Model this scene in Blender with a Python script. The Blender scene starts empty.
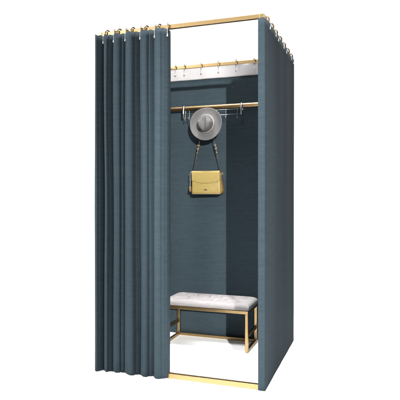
import bpy, bmesh, math, random
from mathutils import Vector, Matrix, noise
random.seed(7)
sc = bpy.context.scene
C = bpy.data.collections.new("fitting_room"); sc.collection.children.link(C)
PI = math.pi
def R(d): return math.radians(d)

# ------------------------------------------------------------------ materials
def new_mat(name):
    m = bpy.data.materials.new(name); m.use_nodes = True
    nt = m.node_tree
    return m, nt, nt.nodes['Principled BSDF']
def N(nt, t, **kw):
    n = nt.nodes.new(t)
    for k, v in kw.items(): setattr(n, k, v)
    return n
def mapping(nt, kind, scale):
    tc = N(nt, 'ShaderNodeTexCoord'); mp = N(nt, 'ShaderNodeMapping')
    mp.inputs['Scale'].default_value = scale
    nt.links.new(tc.outputs[kind], mp.inputs['Vector'])
    return mp.outputs['Vector']
def noise_tex(nt, vec, scale=1, detail=3, rough=.6):
    n = N(nt, 'ShaderNodeTexNoise')
    n.inputs['Scale'].default_value = scale; n.inputs['Detail'].default_value = detail
    n.inputs['Roughness'].default_value = rough
    nt.links.new(vec, n.inputs['Vector'])
    return n.outputs['Fac']
def mix_f(nt, a, b, fac=.5):
    n = N(nt, 'ShaderNodeMix'); n.data_type = 'FLOAT'
    n.inputs[0].default_value = fac
    nt.links.new(a, n.inputs[2]); nt.links.new(b, n.inputs[3])
    return n.outputs[0]
def ramp(nt, fac, stops):
    r = N(nt, 'ShaderNodeValToRGB'); e = r.color_ramp.elements
    e[0].position, e[0].color = stops[0][0], (*stops[0][1], 1)
    e[1].position, e[1].color = stops[-1][0], (*stops[-1][1], 1)
    for p, c in stops[1:-1]:
        x = e.new(p); x.color = (*c, 1)
    nt.links.new(fac, r.inputs['Fac'])
    return r.outputs['Color']
def bump(nt, p, h, strength, dist):
    b = N(nt, 'ShaderNodeBump'); b.inputs['Strength'].default_value = strength
    b.inputs['Distance'].default_value = dist
    nt.links.new(h, b.inputs['Height']); nt.links.new(b.outputs['Normal'], p.inputs['Normal'])

def cloth_mat(name, dark, light, contrast=.16):
    """linen weave: long horizontal slubs, finer upright threads, in metres along the cloth"""
    m, nt, p = new_mat(name)
    h1 = noise_tex(nt, mapping(nt, 'UV', (26, 420, 1)), 1, 4, .65)
    h2 = noise_tex(nt, mapping(nt, 'UV', (420, 40, 1)), 1, 3, .6)
    h3 = noise_tex(nt, mapping(nt, 'UV', (5, 60, 1)), 1, 2, .5)
    w = mix_f(nt, h1, h2, .36); w2 = mix_f(nt, w, h3, .2)
    col = ramp(nt, w2, [(.5 - contrast, dark), (.5 + contrast, light)])
    nt.links.new(col, p.inputs['Base Color'])
    p.inputs['Roughness'].default_value = .82
    p.inputs['Specular IOR Level'].default_value = .10
    bump(nt, p, w, .55, .0012)
    return m
M_teal = cloth_mat('teal_linen', (.0105, .0185, .0240), (.0250, .0365, .0440))
M_tape = cloth_mat('white_heading_cloth', (.27, .263, .265), (.305, .298, .30))

def metal_mat(name, base, rough, wear=.06):
    m, nt, p = new_mat(name)
    v = mapping(nt, 'Object', (14, 14, 14))
    n = noise_tex(nt, v, 1, 5, .65)
    col = ramp(nt, n, [(.3, tuple(c * (1 - wear) for c in base)), (.7, tuple(min(1, c * (1 + wear)) for c in base))])
    nt.links.new(col, p.inputs['Base Color'])
    p.inputs['Metallic'].default_value = 1
    n2 = noise_tex(nt, mapping(nt, 'Object', (60, 60, 60)), 1, 4, .6)
    r = N(nt, 'ShaderNodeMapRange'); r.inputs['To Min'].default_value = rough - .02; r.inputs['To Max'].default_value = rough + .05
    nt.links.new(n2, r.inputs['Value']); nt.links.new(r.outputs['Result'], p.inputs['Roughness'])
    return m
M_brass = metal_mat('brushed_brass', (.345, .238, .113), .3, .03)
M_brass_old = metal_mat('antique_brass', (.40, .27, .13), .36)
M_rod = metal_mat('copper_brass_rod', (.33, .215, .11), .3, .03)
M_ring = metal_mat('dark_bronze_ring', (.15, .102, .052), .38)
M_steel = metal_mat('satin_steel', (.42, .42, .42), .3)
M_wire = metal_mat('grey_wire', (.16, .18, .185), .4)

def soft_mat(name, a, b, scale, rough=.6, bs=.3, bd=.001, spec=.4):
    m, nt, p = new_mat(name)
    n = noise_tex(nt, mapping(nt, 'Object', (1, 1, 1)), scale, 5, .65)
    nt.links.new(ramp(nt, n, [(.32, a), (.68, b)]), p.inputs['Base Color'])
    p.inputs['Roughness'].default_value = rough; p.inputs['Specular IOR Level'].default_value = spec
    n2 = noise_tex(nt, mapping(nt, 'Object', (1, 1, 1)), scale * 6, 4, .6)
    bump(nt, p, n2, bs, bd)
    return m
M_cush = soft_mat('blush_white_upholstery', (.138, .131, .131), (.163, .155, .155), 30, .85, .5, .0006, .18)
M_felt = soft_mat('grey_felt', (.066, .064, .065), (.084, .081, .082), 90, .95, .5, .0008, .1)
M_ribbon = soft_mat('pale_hat_ribbon', (.18, .165, .15), (.22, .20, .18), 120, .7, .3, .0005, .3)
M_tan = soft_mat('mustard_leather', (.178, .130, .037), (.212, .154, .046), 60, .42, .35, .0006, .45)
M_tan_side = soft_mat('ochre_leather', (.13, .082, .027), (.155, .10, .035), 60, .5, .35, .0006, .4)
M_strap = soft_mat('dark_brown_leather', (.030, .024, .018), (.050, .040, .030), 90, .5, .3, .0005, .4)
M_clip = soft_mat('white_plastic_clip', (.24, .25, .255), (.28, .29, .295), 40, .4, .1, .0003, .5)
M_rubber = soft_mat('black_rubber', (.02, .02, .02), (.03, .03, .03), 80, .7, .2, .0004, .3)
def floor_mat():
    m, nt, p = new_mat('white_studio_floor')
    n = noise_tex(nt, mapping(nt, 'Object', (1, 1, 1)), 3, 4, .5)
    nt.links.new(ramp(nt, n, [(.3, (.925, .925, .925)), (.7, (.94, .94, .94))]), p.inputs['Base Color'])
    p.inputs['Roughness'].default_value = .9; p.inputs['Specular IOR Level'].default_value = .2
    return m
M_floor = floor_mat()

# ------------------------------------------------------------------ helpers
def link(name, bm, mat, parent=None, smooth=True, bevel=0, seg=2, solid=0, loc=None):
    me = bpy.data.meshes.new(name); bm.normal_update(); bm.to_mesh(me); bm.free()
    if smooth:
        for f in me.polygons: f.use_smooth = True
    me.materials.append(mat)
    o = bpy.data.objects.new(name, me); C.objects.link(o)
    if loc is not None: o.location = loc
    if parent: o.parent = parent
    if solid:
        s = o.modifiers.new('thick', 'SOLIDIFY'); s.thickness = solid; s.offset = 0
    if bevel:
        b = o.modifiers.new('bevel', 'BEVEL'); b.width = bevel; b.segments = seg; b.limit_method = 'ANGLE'
        b.angle_limit = R(40); b.harden_normals = True
    return o
def tag(o, label, cat=None, group=None):
    o['label'] = label
    if cat: o['category'] = cat
    if group: o['group'] = group
    return o
def empty(name, loc, label, cat, group=None):
    o = bpy.data.objects.new(name, None); C.objects.link(o); o.location = loc
    o.empty_display_size = .05
    return tag(o, label, cat, group)
def box(bm, x0, x1, y0, y1, z0, z1):
    v = [bm.verts.new((x, y, z)) for x in (x0, x1) for y in (y0, y1) for z in (z0, z1)]
    for f in ((0, 1, 3, 2), (4, 6, 7, 5), (0, 4, 5, 1), (2, 3, 7, 6), (0, 2, 6, 4), (1, 5, 7, 3)):
        bm.faces.new([v[i] for i in f])
    return bm
def B(*a): return box(bmesh.new(), *a)
def tube(bm, pts, r, n=10, cap=True):
    pts = [Vector(p) for p in pts]; rings = []
    up = None
    for i, p in enumerate(pts):
        d = (pts[min(i + 1, len(pts) - 1)] - pts[max(i - 1, 0)]).normalized()
        if up is None:
            up = Vector((0, 0, 1)) if abs(d.z) < .9 else Vector((1, 0, 0))
        a = (up - d * up.dot(d)).normalized(); b = d.cross(a); up = a
        rr = r[i] if isinstance(r, (list, tuple)) else r
        rings.append([bm.verts.new(p + rr * (a * math.cos(2 * PI * k / n) + b * math.sin(2 * PI * k / n))) for k in range(n)])
    for A, Bq in zip(rings, rings[1:]):
        for k in range(n): bm.faces.new((A[k], A[(k + 1) % n], Bq[(k + 1) % n], Bq[k]))
    if cap:
        bm.faces.new(rings[0][::-1]); bm.faces.new(rings[-1])
    return bm
def torus(bm, c, R_, r, axis_rot, n=40, k=10):
    g = []
    for i in range(n):
        a = 2 * PI * i / n; row = []
        for j in range(k):
            b = 2 * PI * j / k
            p = Vector((r * math.sin(b), (R_ + r * math.cos(b)) * math.cos(a), (R_ + r * math.cos(b)) * math.sin(a)))
            row.append(bm.verts.new(axis_rot @ p + Vector(c)))
        g.append(row)
    for i in range(n):
        for j in range(k):
            bm.faces.new((g[i][j], g[(i + 1) % n][j], g[(i + 1) % n][(j + 1) % k], g[i][(j + 1) % k]))
    return bm
def ball(bm, c, r, sx=1, sy=1, sz=1):
    bmesh.ops.create_uvsphere(bm, u_segments=14, v_segments=10, radius=r, matrix=Matrix.Translation(c) @ Matrix.Diagonal((sx, sy, sz, 1)))
    return bm
def smooth_path(pts, n=8):
    P = [Vector(p) for p in pts]; out = []
    for i in range(len(P) - 1):
        p0, p1, p2, p3 = P[max(i - 1, 0)], P[i], P[i + 1], P[min(i + 2, len(P) - 1)]
        for k in range(n):
            t = k / n
            out.append(.5 * (2 * p1 + (p2 - p0) * t + (2 * p0 - 5 * p1 + 4 * p2 - p3) * t * t + (3 * p1 - p0 - 3 * p2 + p3) * t ** 3))
    out.append(P[-1]); return out
def sheet(name, path_fn, ns, zs, mat, solid=.0022, parent=None):
    """a cloth: path_fn(i, z) -> (x, y, z) with i = 0..ns along the cloth"""
    bm = bmesh.new(); uv = bm.loops.layers.uv.new('UVMap'); V = []; U = {}
    zm = zs[len(zs) // 2]; arc = [0]
    for i in range(ns):
        a, b = path_fn(i, zm), path_fn(i + 1, zm)
        arc.append(arc[-1] + math.hypot(b[0] - a[0], b[1] - a[1]))
    for z in zs:
        row = []
        for i in range(ns + 1):
            v = bm.verts.new(path_fn(i, z)); U[v] = (arc[i], z); row.append(v)
        V.append(row)
    for A, Bq in zip(V, V[1:]):
        for i in range(ns):
            f = bm.faces.new((A[i], A[i + 1], Bq[i + 1], Bq[i]))
            for l in f.loops: l[uv].uv = U[l.vert]
    return link(name, bm, mat, parent, solid=solid)
def lerp(a, b, t): return a + (b - a) * t

# ------------------------------------------------------------------ setting
fb = bmesh.new(); bmesh.ops.create_circle(fb, cap_ends=True, segments=96, radius=60)
fl = link('floor', fb, M_floor, smooth=False); fl['kind'] = 'structure'; fl['label'] = 'seamless bright white studio floor under the changing room'

# ------------------------------------------------------------------ frame: front y=0, back y=.91, right x=.5, left x=-.5
T, TB, H, D = .0235, .028, 2.0, .91
fr = empty('changing_room_frame', (0, .455, 0), 'free-standing rectangular brass frame of square tube carrying the teal curtains', 'frame')
def fpart(name, bm, **kw):
    o = link(name, bm, kw.pop('mat', M_brass), fr, smooth=False, bevel=kw.pop('bevel', .0022), **kw)
    o.matrix_parent_inverse = Matrix.Translation(fr.location).inverted()
    return o
for sx in (-1, 1):
    for y0 in (0, D - T):
        xa, xb = sorted((sx * .5, sx * (.5 - T)))
        fpart('post', B(xa, xb, y0, y0 + T, .002, H - T - .001))
g = .0006
for y0 in (0, D - T):
    fpart('top_rail', B(-.5 + T + g, .5 - T - g, y0 + .0006, y0 + T - .0006, H - T, H - .0006))
for sx in (-1, 1):
    xa, xb = sorted((sx * .5, sx * (.5 - T)))
    fpart('top_rail', B(xa + .0006, xb - .0006, T + g, D - T - g, H - T, H - .0006))
    for y0 in (0, D - T):
        fpart('corner_joint', B(xa, xb, y0, y0 + T, H - T, H))
fpart('bottom_rail', B(-.5 + T + g, .5 - T - g, .001, TB, .001, TB))
for sx in (-1, 1):
    xa, xb = sorted((sx * .5, sx * (.5 - T)))
    fpart('bottom_rail', B(xa + .001, xb - .001, TB + g, D - T - g, .001, TB))
# hanging rod across the back, held by a short bracket from each rear post
yr, zr = .858, 1.672
rod = fpart('hanging_rod', tube(bmesh.new(), [(-.488, yr, zr), (.488, yr, zr)], .0165, 24), mat=M_rod, bevel=.001)
for p in rod.data.polygons: p.use_smooth = True
for sx in (-1, 1):
    bm = B(*sorted((sx * .489, sx * .497)), yr - .018, D - T - .001, zr - .014, zr + .014)
    fpart('rod_bracket', bm)

# ------------------------------------------------------------------ curtains
CT = 1.9725                                                   # top edge of the cloth
# front curtain: pulled to the left, six deep folds, then round the left front corner and back along the side
xR, xL, NF = -.046, -.505, 6
BND = [-.060, -.134, -.226, -.320, -.397, -.460, -.513]         # creases between the folds
def front_raw():
    pts = []
    # turned-back right-hand edge
    for k in range(10):
        t = k / 9
        pts.append((BND[0] + .006 + .003 * math.sin(t * PI), lerp(.040, -.012, t), 0.0))
    rr = random.Random(3)
    # small tucks inside each fold: place and depth, twice
    sec = [(.22, .006, .6, .0), (.27, .012, .72, .003), (.25, .014, .66, .004), (.24, .013, .7, .006), (.30, .010, .74, .003), (.34, .009, .7, .003)]
    for f in range(NF):
        xa, xb = BND[f], BND[f + 1]; wd = xa - xb
        amp = .047 * (1 + .34 * (rr.random() - .5)); val = .004 if f else -.012
        pk = .50 + .12 * (rr.random() - .4)
        for k in range(1, 65):
            t = k / 64
            u = t + (pk - .5) * math.sin(PI * t) ** 2 * -.6
            b = max(0, 1 - abs(2 * u - 1) ** 2.1) ** .62
            c = .5 - .5 * math.cos(2 * PI * u)
            prof = .70 * b + .30 * c
            v0 = lerp(val, .004, t) if f < NF - 1 else lerp(val, -.002, t)
            # the cloth bellies sideways a little over the narrow crease
            xx = xa - wd * (t + .012 * math.sin(4 * PI * t))
            nv = sec[f][1] * math.exp(-((t - sec[f][0]) / .055) ** 2) + sec[f][3] * math.exp(-((t - sec[f][2]) / .07) ** 2)
            pts.append((xx, v0 - amp * prof + nv, f + t))
    # round the left corner
    x0, y0 = pts[-1][0], pts[-1][1]
    for k in range(1, 13):
        a = k / 12 * PI / 2
        pts.append((x0 - .014 * math.sin(a), y0 + .03 * (1 - math.cos(a)), NF + .1))
    x1, y1 = pts[-1][0], pts[-1][1]
    L = .92 - y1
    for k in range(1, 151):
        t = k / 150
        pts.append((x1 + .006 * (1 - math.cos(2 * PI * 7 * t)) * min(1, 6 * t), y1 + L * t, NF + .2 + t))
    return pts
FP = front_raw()
def front_fn(i, z):
    x, y, f = FP[i]
    h = z / CT
    spread = 1 - .12 * (1 - h) + .05 * noise.noise(Vector((f * .9, z * .8, 3)))
    yb = -.020
    yy = yb + (y - yb) * spread if f <= NF else y
    if .2 < f < NF: yy += (.0035 + .004 * (1 - h)) * noise.noise(Vector((f * 3.1, z * .55, 21)))
    xx = x + .0085 * noise.noise(Vector((f * .7, z * .9, 9))) * (1 if f > .3 else .4)
    yy += .004 * noise.noise(Vector((f * 1.3, z * 1.6, 5)))
    zz = z
    if z > CT - .02 and f <= NF: zz += .003 * math.sin(f * 2 * PI * 2)
    return (xx, yy, zz)
zs = [.007 + (CT - .007) * k / 60 for k in range(61)]
cf = sheet('curtain', front_fn, len(FP) - 1, zs, M_teal)
tag(cf, 'teal linen curtain gathered in deep upright folds over the left half of the front', 'curtain', 'teal curtains of the changing room')

# right-hand curtain: almost flat, wrapped round the right front post
def right_raw():
    pts = []
    fx0, fx1, fy = .4685, .5055, -.0055
    for k in range(8): pts.append((fx0 - .001 * math.sin(k / 7 * PI), lerp(.036, fy + .004, k / 7)))
    for k in range(1, 6):
        a = k / 5 * PI / 2; pts.append((fx0 + .004 * (1 - math.cos(a)), fy + .004 - .004 * math.sin(a)))
    for k in range(1, 8): pts.append((lerp(fx0 + .004, fx1 - .004, k / 7), fy))
    for k in range(1, 6):
        a = k / 5 * PI / 2; pts.append((fx1 - .004 + .004 * math.sin(a), fy + .004 * (1 - math.cos(a))))
    for k in range(1, 91): pts.append((fx1, lerp(fy + .004, .925, k / 90)))
    return pts
RP = right_raw()
def right_fn(i, z):
    x, y = RP[i]
    t = max(0, min(1, (y - .02) / .25)) if x > .5 else 0
    x += t * (.3 + .7 * z / CT) * (.0038 * (1 - math.cos(y * 2 * PI / .26)) * .5 + .0030 * noise.noise(Vector((y * 3.2, z * .9, 1))))
    zz = z
    if z > CT - .1 and y < .05: zz -= .007 * (z - CT + .1) / .11 * (1 if x < .5 else (.05 - y) / .055)
    if z > CT - .05 and x > .5: zz -= .0065 * (1 - math.cos(2 * PI * (y - .085) / .131)) * .5 * (z - CT + .05) / .05
    if z < .3: zz += .018 * max(0, y) / .92 * (1 - z / .3)
    return (x, y, zz)
cr = sheet('curtain', right_fn, len(RP) - 1, [.002 + (CT + .010 - .002) * k / 50 for k in range(51)], M_teal)
tag(cr, 'teal linen curtain drawn flat along the right side and wrapped round the right front post', 'curtain', 'teal curtains of the changing room')

# back curtain: nearly flat, white heading cloth along its top
YB = .895
def back_fn(i, z):
    x = lerp(-.494, .497, i / 160)
    a = .0022 + .0012 * (1 - z / CT)
    y = YB + a * math.sin(x * 2 * PI / .26 + .6) + .0035 * noise.noise(Vector((x * 4, z * .8, 12)))
    return (x, y, z)
ZT = 1.893
cb = sheet('curtain', back_fn, 160, [.006 + (ZT - .006) * k / 44 for k in range(45)], M_teal)
tag(cb, 'flat teal linen curtain across the back with a white heading band along its top', 'curtain', 'teal curtains of the changing room')
def tape_fn(i, z):
    x, y, _ = back_fn(i, z); return (x, y - .0042 + .0008 * math.sin(x * 60), z)
sheet('heading_band', tape_fn, 160, [ZT - .004 + (CT + .001 - ZT + .004) * k / 10 for k in range(11)], M_tape, parent=cb)
bpy.context.view_layer.update()

# ------------------------------------------------------------------ curtain rings: ring round the rail, hook and clip below
ZC = H - T / 2
def ring_proto(which):
    """local origin at the rail centre, ring plane faces local x"""
    bm = torus(bmesh.new(), (0, 0, 0), .0222, .0040, Matrix.Identity(3), 44, 10)
    me_o = link('curtain_ring', bm, M_ring)
    return me_o
proto_ring = ring_proto('a')
def hook_mesh(pts, r):
    return tube(bmesh.new(), smooth_path(pts, 6), r, 8)
hk = link('hook', hook_mesh([(0, .0135, -.006), (0, .006, -.011), (0, .001, -.020), (0, 0, -.036), (0, 0, -.060)], .0014), M_clip, proto_ring)
bm = bmesh.new(); ball(bm, (0, 0, -.0625), .0046, 1, .8, 1.25); box(bm, -.0024, .0024, -.002, .002, -.061, -.052)
cl = link('clip', bm, M_clip, hk)
used = [False]
def put_ring(loc, rot, label, group, hook=None, off=(0, 0, 0)):
    global proto_ring
    if not used[0]:
        r, h, c = proto_ring, hk, cl; used[0] = True
    else:
        r = proto_ring.copy(); C.objects.link(r)
        h = hk.copy(); C.objects.link(h); h.parent = r
        c = cl.copy(); C.objects.link(c); c.parent = h
    r.location = loc; r.rotation_euler = (0, 0, rot)
    tag(r, label, 'curtain ring', group)
    # swing the hook: outward tilt about the ring's own axes
    tx, ty = hook or (0, 0)
    h.rotation_euler = (tx, ty, 0)
    h.location = off
    return r
ords = ['first', 'second', 'third', 'fourth', 'fifth', 'sixth', 'seventh', 'eighth', 'ninth', 'tenth']
fx = [-.442, -.397, -.362, -.320, -.274, -.226, -.187, -.134, -.106, -.056]
frot = [-12, 27, -14, 25, -11, 26, -14, 24, -12, 26]
for k, x in enumerate(fx):
    where = {0: ', nearest the left front corner', 9: ', beside the open gap'}.get(k, '')
    put_ring((x, T / 2, ZC), R(frot[k]), f'{ords[k]} bronze ring from the left on the front rail{where}',
             'curtain rings on the front rail', (0, 0), (-.006, -.036, .004))
ry = [.085, .20, .32, .45, .59, .73, .865]
for k, y in enumerate(ry):
    where = {0: 'nearest the front corner', 6: 'farthest back'}.get(k, f'{ords[k]} from the front corner')
    put_ring((.5 - T / 2, y, ZC), R(90 + (7 if k % 2 else -6)), f'bronze ring with pale hook on the right side rail, {where}',
             'curtain rings on the right side rail', (0, R(22 if k % 2 else 29)), (-.004, -.0385, -.004))
bx = [-.372, -.300, -.168, -.035, .098, .232]
for k, x in enumerate(bx):
    where = {0: 'beside the gathered curtain', 5: 'beside the right-hand curtain'}.get(k, 'over the white band')
    put_ring((x, D - T / 2, ZC), R(20), f'{ords[k]} ring from the left on the back rail, {where}',
             'curtain rings on the back rail', (0, 0), (0, -.032, .004))

# ------------------------------------------------------------------ rack of hooks over the rod
YW = yr - .026
rk = empty('hook_rack', (-.058, yr, zr), 'pale steel wire rack with hooks hung over the brass clothes rod', 'hook rack')
def rpart(name, bm, mat, parent=rk, **kw):
    o = link(name, bm, mat, parent, **kw)
    o.matrix_parent_inverse = Matrix.Translation(rk.location).inverted() if parent is rk else Matrix.Identity(4)
    return o
x1, x2, zb = -.286, .152, 1.610
for x in (x1, x2):
    # flat strap bent over the rod
    path = [(yr + .024, zr - .03), (yr + .0225, zr - .004)] + [(yr + .0215 * math.cos(a), zr + .0195 * math.sin(a)) for a in [PI * k / 10 for k in range(1, 10)]] + [(yr - .0225, zr - .004), (YW, zr - .03), (YW, zb - .006)]
    bm = bmesh.new(); L = []
    for (y, z) in path: L.append((bm.verts.new((x - .0075, y, z)), bm.verts.new((x + .0075, y, z))))
    for a, b in zip(L, L[1:]): bm.faces.new((a[0], a[1], b[1], b[0]))
    rpart('strap', bm, M_steel, solid=.0026)
bm = bmesh.new()
tube(bm, [(x1, YW + .003, zb), (x2, YW + .003, zb)], .0021, 8)
tube(bm, [(x1, YW + .003, zr - .026), (x2, YW + .003, zr - .026)], .0014, 8)
rpart('wire', bm, M_wire)
hooks_x = [-.268, -.236, -.10, .042, .126]
for x in hooks_x:
    pts = [(x, YW + .0015, zr - .024), (x, YW - .0005, zb), (x, YW - .001, zb - .018)] + \
          [(x, YW - .011 + .010 * math.cos(a), zb - .02 - .010 * math.sin(a)) for a in [PI * k / 6 for k in range(1, 6)]] + [(x, YW - .0215, zb - .014), (x, YW - .022, zb - .008)]
    h = rpart('hook', tube(bmesh.new(), smooth_path(pts, 4), .0017, 8), M_wire)
    bm = ball(bmesh.new(), (x, YW - .022, zb - .006), .0036)
    t = link('hook_tip', bm, M_rubber, h)

# ------------------------------------------------------------------ hat
hat_c = Vector((-.095, .803, 1.544))
NA = 128
prof = [(.1165, .0105), (.1185, .0125), (.1172, .0140), (.112, .0120), (.103, .0080), (.092, .0050), (.082, .0040), (.074, .0045), (.0685, .0065), (.0662, .0100),
        (.0650, .018), (.0635, .028), (.0615, .040), (.0590, .052), (.0560, .063), (.052, .0715), (.046, .0775), (.038, .0808), (.028, .0822), (.018, .0826), (.008, .0828)]
def hat_pt(r, z, a, lift=0):
    kz = max(0, min(1, z / .08)) if r < .068 else 0
    ca, sa = math.cos(a), math.sin(a)
    ex = lerp(1, .86, min(1, max(0, (.085 - r) / .02)) if r > .06 else 1)
    x, y = r * ca * ex, r * sa * lerp(1, .97, kz)
    if r < .068:                                     # crown: pinched towards the top of the picture, creased along its middle
        x *= 1 - .26 * kz * max(0, y / .065) ** 1
        y -= .004 * kz
        cr = math.exp(-(x / .013) ** 2) * max(0, min(1, (z - .045) / .035))
        z -= .024 * cr * (1 - .35 * max(0, -y / .06))
        side = math.exp(-((abs(x) - .036) / .014) ** 2) * math.exp(-((y - .03) / .02) ** 2)
        z -= .015 * side * kz
    elif r > .085:
        q = (r - .085) / .033
        z += q * (.0065 * math.cos(2 * a) + .003 * math.sin(3 * a + .6)); y *= 1 + .02 * q
    return Vector((x, y, z + lift))
def hat_mesh(rows, thick):
    bm = bmesh.new(); V = []
    for r, z in rows: V.append([bm.verts.new(hat_pt(r, z, 2 * PI * k / NA)) for k in range(NA)])
    for A, Bq in zip(V, V[1:]):
        for k in range(NA): bm.faces.new((A[k], A[(k + 1) % NA], Bq[(k + 1) % NA], Bq[k]))
    return bm, V
bm, V = hat_mesh(prof, 0)
bm.faces.new(V[-1])
hat_rot = Matrix.Rotation(R(81), 4, 'X')            # local z towards the front of the room
hat = link('hat', bm, M_felt, solid=.0022)
hat.matrix_world = Matrix.Translation(hat_c) @ Matrix.Rotation(R(3), 4, 'Z') @ hat_rot
tag(hat, 'grey felt brimmed hat with a pale ribbon hanging just below the brass rod', 'hat')
bm = bmesh.new(); V = []
for r, z in [(.0672, .0095), (.0682, .0105), (.0668, .016), (.0655, .0225), (.0640, .0235)]:
    row = []
    for k in range(NA):
        a = 2 * PI * k / NA; p = hat_pt(min(r, .0679), z, a); q = Vector((p.x, p.y, 0)).normalized() * .0018
        row.append(bm.verts.new(p + q))
    V.append(row)
for A, Bq in zip(V, V[1:]):
    for k in range(NA): bm.faces.new((A[k], A[(k + 1) % NA], Bq[(k + 1) % NA], Bq[k]))
band = link('hat_band', bm, M_ribbon, hat, solid=.0012)
for s in (-1, 1):
    p = hat_pt(.0600, .046, R(90 - s * 68)); bm = bmesh.new()
    q = Vector((p.x, p.y, 0)).normalized()
    ball(bm, p + q * .001, .0042)
    link('eyelet', bm, M_rubber, hat)

# ------------------------------------------------------------------ handbag (front face y = .79, hangs on one of the rack's hooks behind the hat)
bag_c = Vector((-.099, .835, 1.043))
bag = empty('handbag', bag_c, 'mustard yellow flap handbag hanging on a dark strap below the hat', 'handbag')
bag.rotation_euler = (R(2), 0, R(4))
W, Hh, Dp = .106, .166, .082
def bag_box(x0, x1, y0, y1, z0, z1, nx=10):
    return box(bmesh.new(), x0, x1, y0, y1, z0, z1)
# body: slightly wider at the foot, rounded
bm = bmesh.new(); rows = []
def rrect(hw, y0, y1, r, n=6):
    out = []
    for cx, cy, a0 in ((hw - r, y1 - r, 0), (-hw + r, y1 - r, 90), (-hw + r, y0 + r, 180), (hw - r, y0 + r, 270)):
        for k in range(n + 1):
            a = R(a0 + 90 * k / n); out.append((cx + r * math.cos(a), cy + r * math.sin(a)))
    return out
for z, k, ins in [(0, 0, .006), (.003, 0, .001), (.008, 0, 0), (.05, .25, 0), (.10, .55, 0), (.150, .9, 0), (.159, .96, .0015), (.1635, 1, .006)]:
    hw = lerp(W, W - .004, k) - ins; y0 = -.042 + ins; y1 = lerp(.044, .028, k) - ins
    rows.append([bm.verts.new((x, y, z)) for x, y in rrect(hw, y0, y1, .010)])
n = len(rows[0])
for A, Bq in zip(rows, rows[1:]):
    for k in range(n): bm.faces.new((A[k], A[(k + 1) % n], Bq[(k + 1) % n], Bq[k]))
bm.faces.new(rows[0][::-1]); bm.faces.new(rows[-1])
body = link('body', bm, M_tan, bag)
# side gussets: folded ochre panels standing out of each end
for s in (-1, 1):
    bm = bmesh.new(); L = []
    for k in range(9):
        z = .010 + .138 * k / 8; t = k / 8
        d = lerp(.020, .006, t)
        L.append([bm.verts.new((s * (W - .004 - .003 * t + dx * d), y, z)) for y, dx in ((-.032, 0), (-.022, .55), (-.008, 1), (.004, .35), (.016, 1), (.028 - .01 * t, .6), (.036 - .012 * t, 0))])
    for A, Bq in zip(L, L[1:]):
        for k in range(6):
            f = (A[k], A[k + 1], Bq[k + 1], Bq[k]); bm.faces.new(f if s > 0 else f[::-1])
    bm.faces.new(L[0] if s < 0 else L[0][::-1]); bm.faces.new(L[-1] if s > 0 else L[-1][::-1])
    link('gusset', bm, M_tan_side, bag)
# flap: over the top and down the front with a curved lower edge
bm = bmesh.new(); nx = 28; L = []
def flap_low(u): return .079 + .020 * abs(u) ** 2.2
for i in range(nx + 1):
    u = -1 + 2 * i / nx; x = u * (W - .0035); col = []
    prof_f = [(.024, .1650), (.0, .1668), (-.030, .1668), (-.0405, .1655), (-.0448, .161)]
    for y, z in prof_f: col.append(bm.verts.new((x, y, z)))
    zl = flap_low(u)
    for k in range(1, 9):
        t = k / 8; col.append(bm.verts.new((x, -.0452 - .0012 * math.sin(t * PI), lerp(.161, zl, t))))
    L.append(col)
for A, Bq in zip(L, L[1:]):
    for k in range(len(A) - 1): bm.faces.new((A[k], A[k + 1], Bq[k + 1], Bq[k]))
flap = link('flap', bm, M_tan, bag, solid=.0028, bevel=.0006, seg=1)
bm = bmesh.new()                                           # stitched edge and seam lines
tube(bm, [(u / 20 * (W - .008), -.0470, flap_low(u / 20) + .004) for u in range(-20, 21)], .0007, 6)
link('stitching', bm, M_tan_side, flap)
bm = B(-W + .004, W - .004, -.0438, -.0428, .0135, .0150); box(bm, W - .0205, W - .0190, -.0438, -.0428, .016, .098)
link('seam', bm, M_tan_side, body)
bm = B(-.012, .010, -.0462, -.0425, .0290, .0365)
link('clasp', bm, M_rubber, bag, smooth=False, bevel=.0015)
# shadow along the foot of the bag, modelled as a dark tube
bm = bmesh.new(); tube(bm, [(x, y, .0015) for x, y in rrect(W - .002, -.0415, .0425, .010)] , .0026, 8)
link('base_shade', bm, M_strap, body)
# strap: two runs up to the hook hidden behind the hat
apex_l, apex_r = Vector((-.045, -.045, .545)), Vector((.050, -.045, .545))
hook_pt = Vector((.0, -.044, .541))
inv = (Matrix.Translation(bag_c) @ bag.rotation_euler.to_matrix().to_4x4()).inverted()
hook_pt = inv @ Vector((-.10, YW - .011, zb - .0235))
def strap_run(s):
    a = Vector((s * (W + .004) - (.004 if s > 0 else -.002), .002, .150)); b = Vector((s * .053, -.002, .388)); 
    return [a, a.lerp(b, .5) + Vector((0, 0, 0)), b]
bm = bmesh.new()
for s in (-1, 1):
    p = strap_run(s)
    tube(bm, [p[0], p[1], p[2]], .0026, 8)
top = [strap_run(-1)[-1], Vector((-.030, -.02, .49)), hook_pt + Vector((-.006, 0, .001)), hook_pt + Vector((0, 0, .0055)), hook_pt + Vector((.006, 0, .001)), Vector((.030, -.02, .49)), strap_run(1)[-1]]
tube(bm, smooth_path(top, 8), .0026, 8)
strap = link('strap', bm, M_strap, bag)
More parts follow.
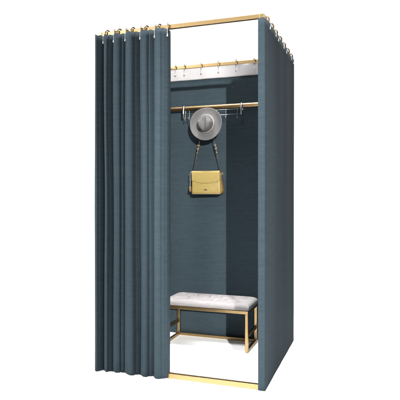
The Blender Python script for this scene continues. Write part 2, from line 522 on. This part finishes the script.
for s in (-1, 1):
    p = strap_run(s); d = (p[2] - p[0]).normalized()
    bm = bmesh.new()
    for q in range(4):
        c = p[0] + d * (.170 + q * .0125)
        axis = Matrix.Rotation(R(90) if q % 2 else R(35), 3, 'Z')
        torus(bm, c, .0062, .0018, axis, 20, 8)
    tube(bm, [p[0] + d * .145, p[0] + d * .158], .0042, 8)
    link('chain_link', bm, M_brass_old, strap)
    bm = bmesh.new(); torus(bm, p[0] + Vector((s * .001, 0, -.006)), .0090, .0018, Matrix.Rotation(R(80), 3, 'Z'), 24, 8)
    link('strap_ring', bm, M_brass, bag)
    # side tab that carries the ring
    bm = B(*sorted((s * (W - .002), s * (W + .004))), -.006, .008, .098, .142)
    link('strap_tab', bm, M_strap if s > 0 else M_tan_side, bag, smooth=False, bevel=.0015)
# pale cord tied at the left ring
bm = bmesh.new()
tube(bm, smooth_path([(-W + .006, -.030, .163), (-W - .006, -.036, .158), (-W - .013, -.030, .140), (-W - .012, -.028, .095), (-W - .014, -.028, .06)], 6), .0022, 8)
link('cord', bm, M_ribbon, bag)
bm = bmesh.new()
for k in range(9):
    a = 2 * PI * k / 9
    tube(bm, [(-W - .014, -.028, .062), (-W - .014 + .004 * math.cos(a), -.028 + .004 * math.sin(a), .05), (-W - .014 + .006 * math.cos(a), -.028 + .006 * math.sin(a), .02)], .0024, 6)
link('tassel', bm, M_tan_side, bag)

# ------------------------------------------------------------------ bench
bx0, bx1, by0, by1, hb, tb = -.343, .262, .598, .880, .274, .0205
bench = empty('bench', ((bx0 + bx1) / 2, (by0 + by1) / 2, 0), 'low brass-framed bench with a tufted blush-white cushion at the back of the room', 'bench')
binv = Matrix.Translation(bench.location).inverted()
def bpart(name, bm, mat=M_brass, parent=bench, **kw):
    o = link(name, bm, mat, parent, **kw)
    if parent is bench: o.matrix_parent_inverse = binv
    return o
def metal(name, *a): return bpart(name, B(*a), smooth=False, bevel=.0018)
def rail_ring():
    bm = B(bx0, bx1, by0, by0 + tb, hb - tb, hb)
    box(bm, bx0, bx1, by1 - tb, by1, hb - tb, hb)
    for x in (bx0, bx1 - tb): box(bm, x, x + tb, by0 + tb + .0003, by1 - tb - .0003, hb - tb, hb)
    return bm
bpart('seat_frame', rail_ring(), smooth=False, bevel=.0018)
bpart('seat_board', B(bx0 + .004, bx1 - .004, by0 + .004, by1 - .004, hb + .0005, hb + .0055), M_strap, smooth=False)
for x in (bx0, bx1 - tb):
    for y in (by0, by1 - tb):
        metal('leg', x + .0005, x + tb - .0005, y + .0005, y + tb - .0005, .001, hb - tb - .0005)
    metal('floor_runner', x + .001, x + tb - .001, by0 + tb, by1 - tb, .0015, tb)
    metal('side_stretcher', x + .002, x + tb - .002, by0 + tb, by1 - tb, .098, .098 + tb)
metal('back_bar', bx0 + tb, bx1 - tb, by1 - tb + .001, by1 - .001, .0015, tb)
# tufted cushion
cx0, cx1, cy0, cy1 = bx0 - .004, bx1 + .006, by0 - .005, by1 + .006
cw, cd = (cx1 - cx0) / 2, (cy1 - cy0) / 2; mx, my = (cx0 + cx1) / 2, (cy0 + cy1) / 2
zc0, TH = hb + .0055, .040
tufts = []
for r, yv in enumerate((-.52, 0, .52)):
    cols = 6 if r % 2 == 0 else 5
    for k in range(cols):
        tufts.append((mx + cw * .88 * ((k + .5) / 6 * 2 - 1 + (0 if r % 2 == 0 else 1 / 6)), my + cd * yv))
pairs = []
for i, a in enumerate(tufts):
    for b in tufts[i + 1:]:
        if a[1] != b[1] and math.hypot(a[0] - b[0], a[1] - b[1]) < .10: pairs.append((a, b))
def seg_d(p, a, b):
    ax, ay = a; bx_, by_ = b; dx, dy = bx_ - ax, by_ - ay
    t = max(0, min(1, ((p[0] - ax) * dx + (p[1] - ay) * dy) / (dx * dx + dy * dy)))
    return math.hypot(p[0] - ax - t * dx, p[1] - ay - t * dy)
def edge(a): return max(0, 1 - abs(a) ** 20) ** .34
def edge_y(a): return max(0, 1 - abs(a) ** 12) ** .34
def cush_z(x, y, a, b):
    e = min(1, edge(a)) * min(1, edge_y(b))
    d = .003 * (1 - a ** 4) * (1 - b ** 4)
    for t in tufts:
        q = (x - t[0]) ** 2 + (y - t[1]) ** 2
        if q < .004: d -= .018 * math.exp(-q / (2 * .0125 ** 2))
    dm = min(seg_d((x, y), *p) for p in pairs)
    d -= .0075 * math.exp(-(dm / .007) ** 2)
    d += .0012 * noise.noise(Vector((x * 22, y * 22, 2)))
    return zc0 + e * (TH + d)
bm = bmesh.new(); NX, NY = 190, 100; G = []
def clus(t): return math.copysign(1 - (1 - abs(t)) ** 2.2, t) * .55 + t * .45
for j in range(NY + 1):
    b = clus(-1 + 2 * j / NY); row = []
    for i in range(NX + 1):
        a = clus(-1 + 2 * i / NX)
        # rounded corners in plan
        x, y = mx + cw * a, my + cd * b
        ca, cb_ = abs(a) * cw - (cw - .013), abs(b) * cd - (cd - .013)
        if ca > 0 and cb_ > 0:
            m = max(ca, cb_); l = math.hypot(ca, cb_)
            x = mx + math.copysign(cw - .013 + ca * m / l, a); y = my + math.copysign(cd - .013 + cb_ * m / l, b)
        row.append(bm.verts.new((x, y, cush_z(x, y, a, b))))
    G.append(row)
for j in range(NY):
    for i in range(NX): bm.faces.new((G[j][i], G[j][i + 1], G[j + 1][i + 1], G[j + 1][i]))
rim = [G[0][i] for i in range(NX)] + [G[j][NX] for j in range(NY)] + [G[NY][i] for i in range(NX, 0, -1)] + [G[j][0] for j in range(NY, 0, -1)]
bm.faces.new(rim[::-1])
cush = bpart('cushion', bm, M_cush)
for (x, y) in tufts:
    z = cush_z(x, y, (x - mx) / cw, (y - my) / cd)
    b_ = link('button', ball(bmesh.new(), (x, y, z + .0008), .0062, 1, 1, .5), M_cush, cush)

# ------------------------------------------------------------------ light
w = bpy.data.worlds.new("World"); sc.world = w; w.use_nodes = True
nt = w.node_tree; bg = nt.nodes['Background']
# a studio: white behind and above the set, dimmer on the photographer's side
tc = N(nt, 'ShaderNodeTexCoord'); dt = N(nt, 'ShaderNodeVectorMath'); dt.operation = 'DOT_PRODUCT'
dt.inputs[1].default_value = (-.47, .54, .70)
nt.links.new(tc.outputs['Generated'], dt.inputs[0])
mr = N(nt, 'ShaderNodeMapRange'); mr.interpolation_type = 'SMOOTHSTEP'
mr.inputs['From Min'].default_value = -.75; mr.inputs['From Max'].default_value = .45
mr.inputs['To Min'].default_value = .45; mr.inputs['To Max'].default_value = 1.28
nt.links.new(dt.outputs['Value'], mr.inputs['Value']); nt.links.new(mr.outputs['Result'], bg.inputs['Strength'])
bg.inputs['Color'].default_value = (1, 1, 1, 1)
def area(name, loc, target, size, power, col=(1, 1, 1)):
    l = bpy.data.lights.new(name, 'AREA'); l.shape = 'DISK'; l.size = size; l.energy = power; l.color = col
    o = bpy.data.objects.new(name, l); C.objects.link(o); o.location = loc
    d = (Vector(target) - Vector(loc)).normalized()
    o.rotation_euler = d.to_track_quat('-Z', 'Y').to_euler()
    return o
# key: a shuttered spot from the front right, shaped to the open half of the room
kl = bpy.data.lights.new('key_spot', 'SPOT'); kl.energy = 37500; kl.color = (1, .985, .96)
kl.spot_size = R(10.0); kl.spot_blend = .45; kl.shadow_soft_size = .09
ko = bpy.data.objects.new('key_spot', kl); C.objects.link(ko); ko.location = (8.36, -16.0, 4.88)
ko.rotation_euler = (Vector((.225, 0, 1.04)) - ko.location).normalized().to_track_quat('-Z', 'Y').to_euler()
ko.scale = (.268, 1, 1)
top = area('overhead_fill', (.0, .40, 4.6), (0, .42, 0), 1.3, 30)  # added lamp, whitens the floor inside through the open top
top.data.spread = R(30)
front_top = area('front_fill', (.22, -2.3, 4.7), (.12, .66, .1), 1.0, 8.5)  # added lamp, lifts the shade on the floor under the bench
front_top.data.spread = R(30)
left = area('left_softbox', (-3.3, -3.7, 2.2), (-.4, 0, 1.05), 1.0, 470)

# ------------------------------------------------------------------ camera
cam = bpy.data.cameras.new('camera'); co = bpy.data.objects.new('camera', cam); C.objects.link(co)
co.location = (1.082, -2.667, 1.037); co.rotation_euler = (R(90), 0, R(19.45))
cam.sensor_width = 36; cam.lens = 46.08; cam.shift_y = -.0125; cam.clip_end = 300; cam.clip_start = .05
sc.camera = co
sc.view_settings.view_transform = 'Standard'; sc.view_settings.look = 'None'
sc.view_settings.exposure = 0; sc.view_settings.gamma = 1
sc.render.engine = 'CYCLES'
sc.cycles.use_denoising = True
sc.cycles.max_bounces = 8; sc.cycles.diffuse_bounces = 5
